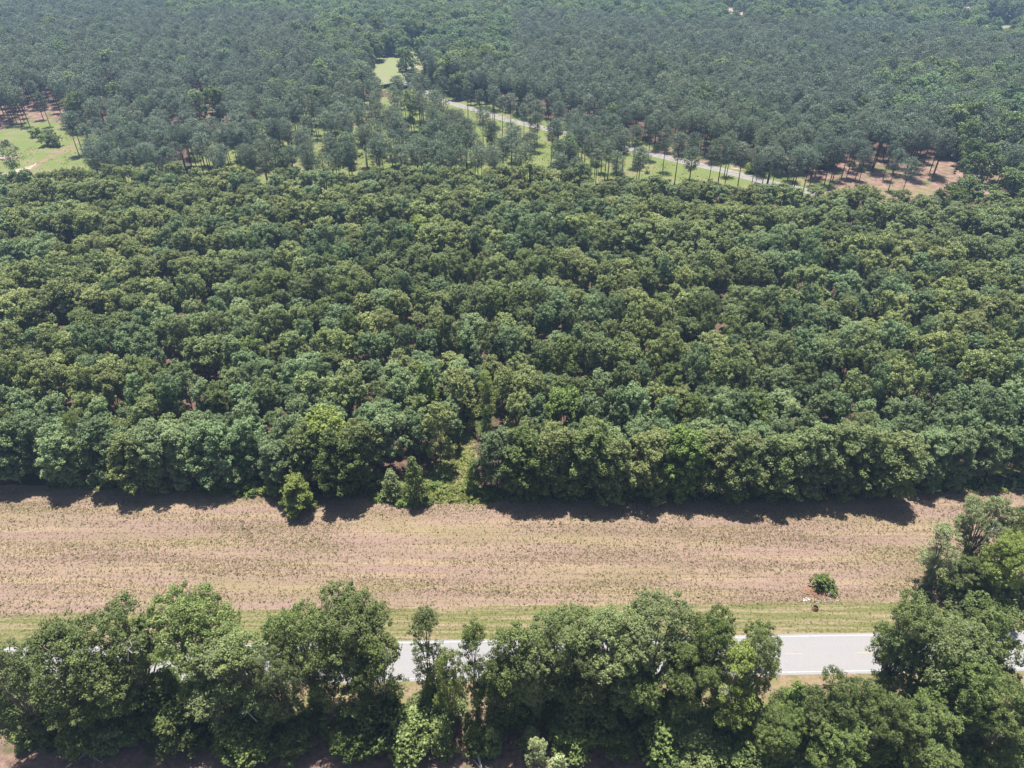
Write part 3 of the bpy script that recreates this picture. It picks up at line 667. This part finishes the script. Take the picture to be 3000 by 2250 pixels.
# rest of the block: jittered rows
def backline(px): return interp(px, [(-200, 282), (1700, 280), (2100, 268), (2500, 254), (3200, 240)])
def lane(px, y, x):
    c = interp(y, [(110, 8 * -1.0), (140, -6.5), (170, -4), (400, -4)])
    return abs(x - (-7 + (y - 112) * .05)) < (3.4 if y < 126 else 2.0) and y < 140
def band(x, y):
    """ridges and troughs of the canopy, running roughly along the planting rows"""
    return math.sin(6.283 * (y + 9 * MN.noise(Vector((x * .012, y * .008, 4))) * 2) / 21.0)
block = []
r = 0; y = 118.0
while y < 284:
    x = -235.0 + random.uniform(0, 6)
    while x < 240:
        xx, yy = x + random.gauss(0, .5), y + random.gauss(0, .6) + MN.noise(Vector((x * .018, y * .006, 1))) * 7
        px, py = proj(xx, yy, 13)
        if -140 < px < 3150 and yy < backline(px) and not lane(px, yy, xx) and all((xx - a) ** 2 + (yy - b_) ** 2 > 16 for a, b_ in front_xy) and random.random() > (.05 if band(xx, yy) > -.75 or yy < 135 else .38):
            n1 = MN.noise(Vector((xx * .028, yy * .035, 5)))
            blue = .12 + (.62 if yy < 131 else .2 if yy < 142 else 0) + (.5 if n1 > .18 else 0) + (.55 if 1000 < px < 1900 and 175 < yy < 186 else 0)
            if px > 1900 and yy < 128: blue += .1
            block.append((r, xx, yy, px, py, 'b' if random.random() < blue else 'o'))
        x += random.uniform(4.7, 6.3)
    y += 7.0; r += 1
place = number([b_ for b_ in block if 0 < b_[3] < 3000], lambda p: p[3])
outs = {}
for rr_ in range(60):
    for sd_ in (-1, 1):
        for k_, b_ in enumerate(sorted([q for q in block if q[0] == rr_ and ((q[3] <= 0) if sd_ < 0 else (q[3] >= 3000))], key=lambda q: sd_ * q[3])): outs[id(b_)] = k_ + 1
block.sort(key=lambda p: (p[1] ** 2 + p[2] ** 2 + 95 ** 2))
def zone(px, py): 
    a = 'left' if px < 1000 else 'middle' if px < 2000 else 'right'
    b_ = 'just behind the front row' if py > 1120 else 'in the lower half of' if py > 800 else 'in the upper half of'
    return a, b_
cnt = {'b': 0, 'o': 0}; rest = {'b': [], 'o': []}
LIM = {'b': 270, 'o': 275}
for bt in block:
    rw_, xx, yy, px, py, kd = bt
    h = random.uniform(11.8, 15.2) + (1.2 if yy < 140 else 0) + MN.noise(Vector((xx * .017, yy * .055, 7))) * 2.6 + 1.9 * band(xx, yy)
    if cnt[kd] < LIM[kd]:
        cnt[kd] += 1
        pos = 'row %s behind the front row, %s' % (nth(rw_ + 1), nth(place[id(bt)]) + ' from left' if id(bt) in place else '%s tree past the %s edge' % (nth(outs[id(bt)]), 'left' if px < 1500 else 'right'))
        pos = pos.replace('row ', '').replace(' behind', ' row behind', 1).replace('front row', 'front trees')
        mt = 'blue' if kd == 'b' else random.choice(('oak', 'oak', 'oak', 'dark'))
        plant('broadleaf_tree' if kd == 'b' else 'oak_tree', ('bluish green crown, ' if kd == 'b' else 'olive green crown, ') + pos, 'tree', ('blue green trees of' if kd == 'b' else 'olive trees of') + ' the planted wood',
              random.choice(INN), mt, (xx, yy), h, wide=random.uniform(.72, 1.02) * 14 / h)
    else: rest[kd].append((xx, yy, h / 15, random.uniform(0, 6.28), random.randrange(8)))
wood('broadleaf_wood', 'distant bluish green crowns scattered through the back of the planted wood', 'trees', rest['b'], [joined(n, M['blue'], M['bark']) for n in INN])
wood('oak_wood', 'mass of olive green crowns filling the back of the planted wood', 'trees', rest['o'], [joined(n, M['oak'], M['bark']) for n in INN])

# ------------------------------------------------------------------ pines and hardwoods beyond the block
SEE = [LAWN, [(-50, 395), (90, 372), (100, 400), (95, 440), (228, 405), (232, 440), (150, 500), (60, 560), (-50, 560)],
       [(1280, 284), (1400, 312), (1540, 352), (1640, 384), (1600, 392), (1400, 332), (1285, 302)],
       [(1840, 425), (2000, 450), (2010, 480), (1850, 460)], [(2010, 465), (2100, 480), (2200, 500), (2200, 515), (2060, 500)],
       [(2560, 500), (2780, 505), (2780, 560), (2540, 556), (2440, 530)], [(100, 300), (250, 330), (240, 345), (100, 345)],
       [(295, 248), (338, 246), (338, 268), (300, 270)], [(578, 315), (615, 305), (640, 325), (640, 345), (590, 345)],
       [(2130, 0), (2200, 5), (2210, 40), (2190, 50), (2130, 40)], [(2270, 32), (2395, 30), (2395, 52), (2270, 48)], [(2450, 45), (2520, 44), (2520, 55), (2450, 55)], [(2820, 24), (2850, 22), (2850, 52), (2800, 52)], [(2862, 58), (2985, 52), (2985, 80), (2890, 88)],
       [(1250, 232), (1270, 232), (1270, 250), (1250, 250)], [(2828, 478), (2860, 478), (2860, 495), (2828, 495)], [(2890, 474), (2925, 474), (2925, 494), (2890, 494)], [(1195, 124), (1215, 124), (1215, 150), (1195, 150)], [(1240, 122), (1275, 122), (1275, 140), (1240, 140)]]
NOBASE = [[(a, b_) for a, b_ in [(-500, 385), (90, 372), (215, 400), (262, 425), (262, 470), (140, 540), (-500, 600)]]]
def roaddist(x, y):
    v = Vector((x, y, 0)); return min((v - p).length for p in frs)
def hardzone(px, py):
    """share of broadleaf trees by where the base is seen"""
    if 930 < px < 1280 and 60 < py < 190: return .75
    if 1150 < px < 1500 and 120 < py < 265: return .8
    if 500 < px < 1800 and py < 95: return .85
    if px > 1250 and py < 95 + (px - 1250) * .03 and not (px > 2150 and py < 48): return .8
    if px > 2450 and 60 < py < 110 + (px - 2450) * .15: return .85
    if px > 2550 and 270 < py < 420: return .5
    if px < 420 and 150 < py < 260: return .15
    if 900 < px < 1500 and py < 300: return .4
    if px > 2750 and py > 380: return .6
    if px < 500 and py < 60: return .4
    return .035
cand = []; prow = 1
y = 284.0
while y < 1010:
    sp = 5.9 if y < 600 else 6.1
    wx = (y * cT + CAMH * sT) * .74 + 25; x = -wx + random.uniform(0, sp)
    while x < wx:
        xx, yy = x + random.gauss(0, 1.3), y + random.gauss(0, 1.3); x += sp
        px, py = proj(xx, yy, 0)
        if yy < 285 and backline(px) > yy - 3: continue
        if yy < backline(px) + 6 and px > 1900: continue
        rd = roaddist(xx, yy) if yy < 470 else 99
        if rd < 5.5: continue
        if any(inpoly(px, py, Z) for Z in NOBASE): continue
        south = px < 2100 and py > interp(px, FR)                # near side of the far road: the thin stand
        dens = 1.0
        if south and py > 250:
            if px > 850: dens = .42
            elif px > 560: dens = .5 if py > 400 else .75
            else: dens = .62 if py > 380 else 1
            if px > 850 and py < 320: dens = .7
        elif rd < 14: dens = .75
        if px > 2350 and py > 470: dens = .62
        if random.random() > dens: continue
        h = random.uniform(17, 22.5) + MN.noise(Vector((xx * .01, yy * .01, 2))) * 2
        hard = random.random() < hardzone(px, py)
        if hard: h *= random.uniform(.75, 1.15)
        hit = False
        for zz in ((h * .95, h * .7, h * .5, h * .2) if not hard else (h * .95, h * .6, h * .25)):
            qx, qy = proj(xx, yy, zz); rr = 3.4 * FPX / (yy * cT + (CAMH - zz) * sT)
            for iz, Z in enumerate(SEE):
                if iz in (2, 3, 4) and (int(xx * 7) + int(yy * 5)) % 6 < 1: continue
                if inpoly(qx, qy, Z) or inpoly(qx - rr, qy, Z) or inpoly(qx + rr, qy, Z): hit = True; break
            if hit: break
        if hit and (iz == 0 or random.random() < (.94 if iz > 8 else .88)): continue
        cand.append((int(prow), xx, yy, px, py, h, hard, south))
    y += sp; prow += 1
visc = [c for c in cand if 0 < c[3] < 3000]
place = number(visc, lambda c: c[3])
cand.sort(key=lambda c: c[1] ** 2 + c[2] ** 2)
np_ = nh = 0; pr_, hr_ = [], []
lit = 0
for ct in cand:
    rw_, xx, yy, px, py, h, hard, south = ct
    pos = '%s row beyond the planted wood, %s' % (nth(rw_), nth(place[id(ct)]) + ' from left' if id(ct) in place else 'cut by the %s edge' % ('left' if px < 1500 else 'right'))
    tx, ty = proj(xx, yy, h)
    vis = -20 < tx < 3020
    if hard:
        if nh < 120 and vis:
            nh += 1
            plant('far_broadleaf_tree', 'rounded leafy tree among pines, ' + pos, 'tree', 'leafy trees among the pines',
                  random.choice(FHW), 'far', (xx, yy), h, wide=random.uniform(.8, 1.0))
        else: hr_.append((xx, yy, h / 20, random.uniform(0, 6.28), random.randrange(4)))
    else:
        if np_ < 298 and vis:
            np_ += 1
            where = 'in the open grassy stand left of the far road' if south and 850 < px else 'in the dense stand on the left beyond the planted wood' if px < 850 else 'on the far side of the far road'
            if px > 2380: where = 'on the bare reddish ground at the right'
            plant('pine_tree', 'tall pine, ' + pos, 'pine tree', 'pines ' + where, random.choice(PINE), 'pine', (xx, yy), h, 'pbark', wide=random.uniform(.85, 1.12))
        else: pr_.append((xx, yy, h / 20 * random.uniform(.9, 1.1), random.uniform(0, 6.28), random.randrange(4)))
wood('pine_forest', 'dense dark pine forest stretching back to the top of the photo', 'forest', pr_, [joined(n, M['pine'], M['pbark']) for n in FPINE])
wood('hardwood_forest', 'rounded lighter broadleaf trees mixed into the far forest', 'forest', hr_, [joined(n, M['far'], M['bark']) for n in FHW])
print('COUNTS block', cnt, len(rest['b']), len(rest['o']), 'pines', np_, len(pr_), 'hard', nh, len(hr_))
for k_, (px, py, lab) in enumerate([(232, 456, 'left one of two tall pines standing beside the dirt track in the left meadow'), (245, 453, 'right one of two tall pines standing beside the dirt track in the left meadow')]):
    plant('pine_tree', lab, 'pine tree', None, PINE[k_], 'pine', gp(px, py), 20, 'pbark')
# bushes in the meadow on the left, and low growth in the clearings
for px, py, h, mt, lab in [(108, 402, 4.5, 'fresh', 'bright green rounded bush in the left meadow, left of the clump'), (140, 428, 5.5, 'dark', 'large dark bush in the middle of the left meadow'), (165, 428, 5.5, 'dark', 'dark bush with a rounded top beside the dirt track'), (150, 400, 4, 'far', 'paler bush at the back of the clump in the left meadow'), (18, 425, 2.5, 'dark', 'small bush alone near the left edge of the meadow'), (50, 438, 1.4, 'far', 'low grey green thicket in the left meadow'), (262, 455, 3, 'fresh', 'round bush right of the two pines by the dirt track'), (283, 460, 2.6, 'dark', 'small dark bush behind the wood by the dirt track'), (2195, 505, 4.5, 'lime', 'yellow green bush at the right end of the far road')]:
    plant('bush', lab, 'bush', None, random.choice(BUSH), mt, gp(px, py), h, wide=1.25)
for i, (px, py) in enumerate(sorted((random.uniform(560, 2000), random.uniform(400, 560)) for _ in range(60))):
    x, y = gp(px, py)
    if roaddist(x, y) < 7 or y < backline(px) + 1: continue
    plant('clearing_shrub', 'low shrub on the grass under the open pines, ' + nth(i + 1) + ' from left', 'bush', 'shrubs under the open pines', random.choice(BUSH), random.choice(('fresh', 'road', 'dark')), (x, y), random.uniform(.8, 2.0), wide=1.4)
for i, (px, py) in enumerate(sorted((random.uniform(2130, 2560), random.uniform(480, 505)) for _ in range(26))):
    x, y = gp(px, py)
    plant('roadside_shrub', 'leafy shrub at the foot of the pines by the far road, ' + nth(i + 1) + ' from left', 'bush', 'shrubs at the foot of the far pines', random.choice(BUSH), random.choice(('fresh', 'road', 'lime')), (x, y), random.uniform(1.5, 3.5), wide=1.3)

# ------------------------------------------------------------------ fallen wood, dead branches
def log(name, lab, p, q, r_, twigs):
    b = MB(); P = curve_pts((*p, r_ + .02), (*q, r_ + .1), 5, .1, .1); b.tube(P, [r_, r_ * .9, r_ * .8, r_ * .65, r_ * .5, r_ * .25], 7)
    for i in range(twigs):
        s0 = P[random.randint(1, 5)]; e = s0 + Vector((random.gauss(0, 1), random.gauss(0, 1), abs(random.gauss(0, .6)))) * 1.0
        b.tube(curve_pts(s0, e, 2), [r_ * .3, r_ * .2, r_ * .08], 4)
    tag(link(name, b.mesh(name, True), mats=[M['dead']]), lab, 'log')
log('fallen_log', 'pale fallen tree trunk lying toward the bottom edge of the photo', gp(1378, 2165), gp(1415, 2262), .34, 5)
log('fallen_branch', 'thin grey fallen branch slanting on the bare ground at the bottom left', gp(198, 2248), gp(272, 2198), .10, 6)
log('fallen_branch', 'bundle of dead twigs on the bare ground at the bottom left', gp(262, 2215), gp(300, 2235), .06, 12)
def snag(lab, px, py, h, ln, ax):
    x, y = top(px, py, h); b = MB()
    for i in range(6):
        a = ax + random.gauss(0, .35); e = (x + ln * math.cos(a) * random.uniform(.6, 1), y + random.gauss(0, .6), h + ln * math.sin(a) * random.uniform(.5, 1))
        b.tube(curve_pts((x, y, h), e, 4, 0, .5), [.05, .04, .03, .022, .01], 4)
    b.tube(curve_pts((x - ln * .5 * math.cos(ax), y, h - 2.5), (x, y, h), 3), [.07, .065, .06, .05], 5)
    near = min((q for q in COL.objects if q.name.startswith(('roadside_tree', 'field_edge_tree'))), key=lambda q: (q.location.x - x) ** 2 + (q.location.y - y) ** 2)
    o = link('dead_branch', b.mesh('dead_branch'), near, [M['dead']]); o['label'] = lab
    o.matrix_parent_inverse = Matrix.LocRotScale(near.location, near.rotation_euler, near.scale).inverted()
snag('bleached dead branches fanning out of the left side of the roadside row', 262, 2030, 13, 3.2, 3.6)
snag('long pale dead limb among the leaves at the upper left of the roadside row', 375, 1905, 22, 3.4, 1.1)
snag('whitish bare branch in the gap over the road', 1235, 1940, 19, 2.4, .9)
snag('pale bare twigs below the crown left of the densest roadside tree', 725, 2085, 10, 1.6, 3.3)
snag('grey bare branch inside the yellow green tree', 2135, 2030, 16, 2.2, 2.4)
snag('whitish bare branches in the pale tree at the right end of the field', 2900, 1560, 15.5, 3.0, 1.4)

# ------------------------------------------------------------------ far houses and parked cars
s = N('wall_paint'); a = s.noise(1, detail=3); M['wall'] = s.base(s.ramp(a, [(.3, (.62, .60, .56)), (.7, (.78, .76, .72))]), .8)
s = N('shingles'); a = s.noise(2, detail=4); M['roofgrey'] = s.base(s.ramp(a, [(.3, (.42, .40, .40)), (.7, (.62, .60, .60))]), .9)
s = N('rose_roof'); a = s.noise(2, detail=4); M['roofrose'] = s.base(s.ramp(a, [(.3, (.50, .40, .37)), (.7, (.70, .60, .56))]), .9)
s = N('dark_glass'); M['glass'] = s.base((.03, .035, .04), .1, .6)
s = N('tyre_rubber'); M['tyre'] = s.base((.025, .025, .025), .8)
s = N('white_car_paint'); M['carw'] = s.base((.75, .76, .78), .3, .5)
s = N('silver_car_paint'); M['cars'] = s.base((.50, .52, .55), .3, .5)
def house(lab, px, py, L, W, H, rz, roofm):
    o = empty('house', (*gp(px, py), 0), rz); tag(o, lab, 'house')
    link('wall', MB().box((0, 0, H / 2), (L, W, H)).mesh('wall'), o, [M['wall']])
    e = .45; h = W * .28
    V = [(-L / 2 - e, -W / 2 - e, H), (L / 2 + e, -W / 2 - e, H), (L / 2 + e, 0, H + h), (-L / 2 - e, 0, H + h), (-L / 2 - e, W / 2 + e, H), (L / 2 + e, W / 2 + e, H)]
    V += [(a, b_, c + .18) for a, b_, c in V]
    F = [(0, 3, 2, 1), (3, 4, 5, 2), (6, 7, 8, 9), (9, 8, 11, 10), (0, 1, 7, 6), (4, 10, 11, 5), (0, 6, 9, 3), (3, 9, 10, 4), (1, 2, 8, 7), (2, 5, 11, 8)]
    link('roof', MB().add(V, F).mesh('roof'), o, [M[roofm]])
    for k in (-.32, .0, .32):
        if k: link('window', MB().box((k * L, -W / 2 - .03, H * .58), (1.3, .10, 1.1)).mesh('window'), o, [M['glass']])
        else: link('door', MB().box((0, -W / 2 - .03, 1.02), (1.0, .12, 2.0)).mesh('door'), o, [M['bark']])
house('small pale house half hidden by trees above the far road', 1262, 250, 9, 7, 2.9, .1, 'roofgrey')
house('grey roofed house hidden among the trees behind the far lawn', 1258, 140, 14, 9, 3, .2, 'roofgrey')
house('pale house with an open dark side in the clearing at the top right', 2222, 24, 15, 9, 3.4, .1, 'wall')
house('rose roofed building in the woods near the top right corner', 2838, 38, 16, 9, 3, -.1, 'roofrose')
house('long low grey roof seen between trees at the top right', 2480, 52, 22, 8, 2.8, .05, 'roofgrey')
def car(lab, px, py, rz, mat):
    o = empty('parked_car', (*gp(px, py), 0), rz); tag(o, lab, 'car')
    prof = [(-2.25, .35), (-2.3, .85), (-2.1, 1.0), (-1.7, 1.05), (1.0, 1.02), (2.1, .85), (2.3, .6), (2.25, .35)]
    def ext(P, w_, b):
        n = len(P); V = [(x, -w_, z) for x, z in P] + [(x, w_, z) for x, z in P]
        return b.add(V, [tuple(range(n)), tuple(range(2 * n - 1, n - 1, -1))] + [(i, i + n, (i + 1) % n + n, (i + 1) % n) for i in range(n)])
    link('body', ext(prof, .9, MB()).mesh('body'), o, [mat])
    link('window', ext([(-1.75, 1.04), (-1.25, 1.43), (.25, 1.45), (1.0, 1.03)], .80, MB()).mesh('window'), o, [M['glass']])
    link('roof', ext([(-1.3, 1.432), (-1.2, 1.49), (.2, 1.50), (.32, 1.45)], .78, MB()).mesh('roof'), o, [mat])
    for sx in (-1.4, 1.4):
        for sy in (-.82, .82):
            link('wheel', MB().add(*tube([(sx, sy - .13, .33), (sx, sy - .12, .33), (sx, sy + .12, .33), (sx, sy + .13, .33)], [.05, .33, .33, .05], 14)).mesh('wheel'), o, [M['tyre']])
car('white parked car under the trees beyond the right end of the wood, left one', 2835, 491, .2, M['carw'])
car('silver parked car partly hidden beside the white one', 2853, 496, 1.2, M['cars'])
car('pale parked car farther right, half behind leafy branches', 2908, 490, .1, M['carw'])

# ------------------------------------------------------------------ haze
b = MB().box((0, 500, 52.5), (3600, 1500, 107)); b2 = b.mesh('haze')
o = link('haze', b2); o.location = (0, 0, 0)
hm = bpy.data.materials.new('haze_air'); hm.use_nodes = True; t = hm.node_tree
t.nodes.remove(t.nodes['Principled BSDF']); pv = t.nodes.new('ShaderNodeVolumePrincipled')
pv.inputs['Color'].default_value = (.44, .63, 1.0, 1); pv.inputs['Density'].default_value = .00022; pv.inputs['Anisotropy'].default_value = .2
t.links.new(pv.outputs[0], t.nodes['Material Output'].inputs['Volume']); b2.materials.append(hm); tag(o, 'thin bluish summer haze', 'haze', kind='stuff')
S.cycles.volume_max_steps = 32; S.cycles.volume_bounces = 0
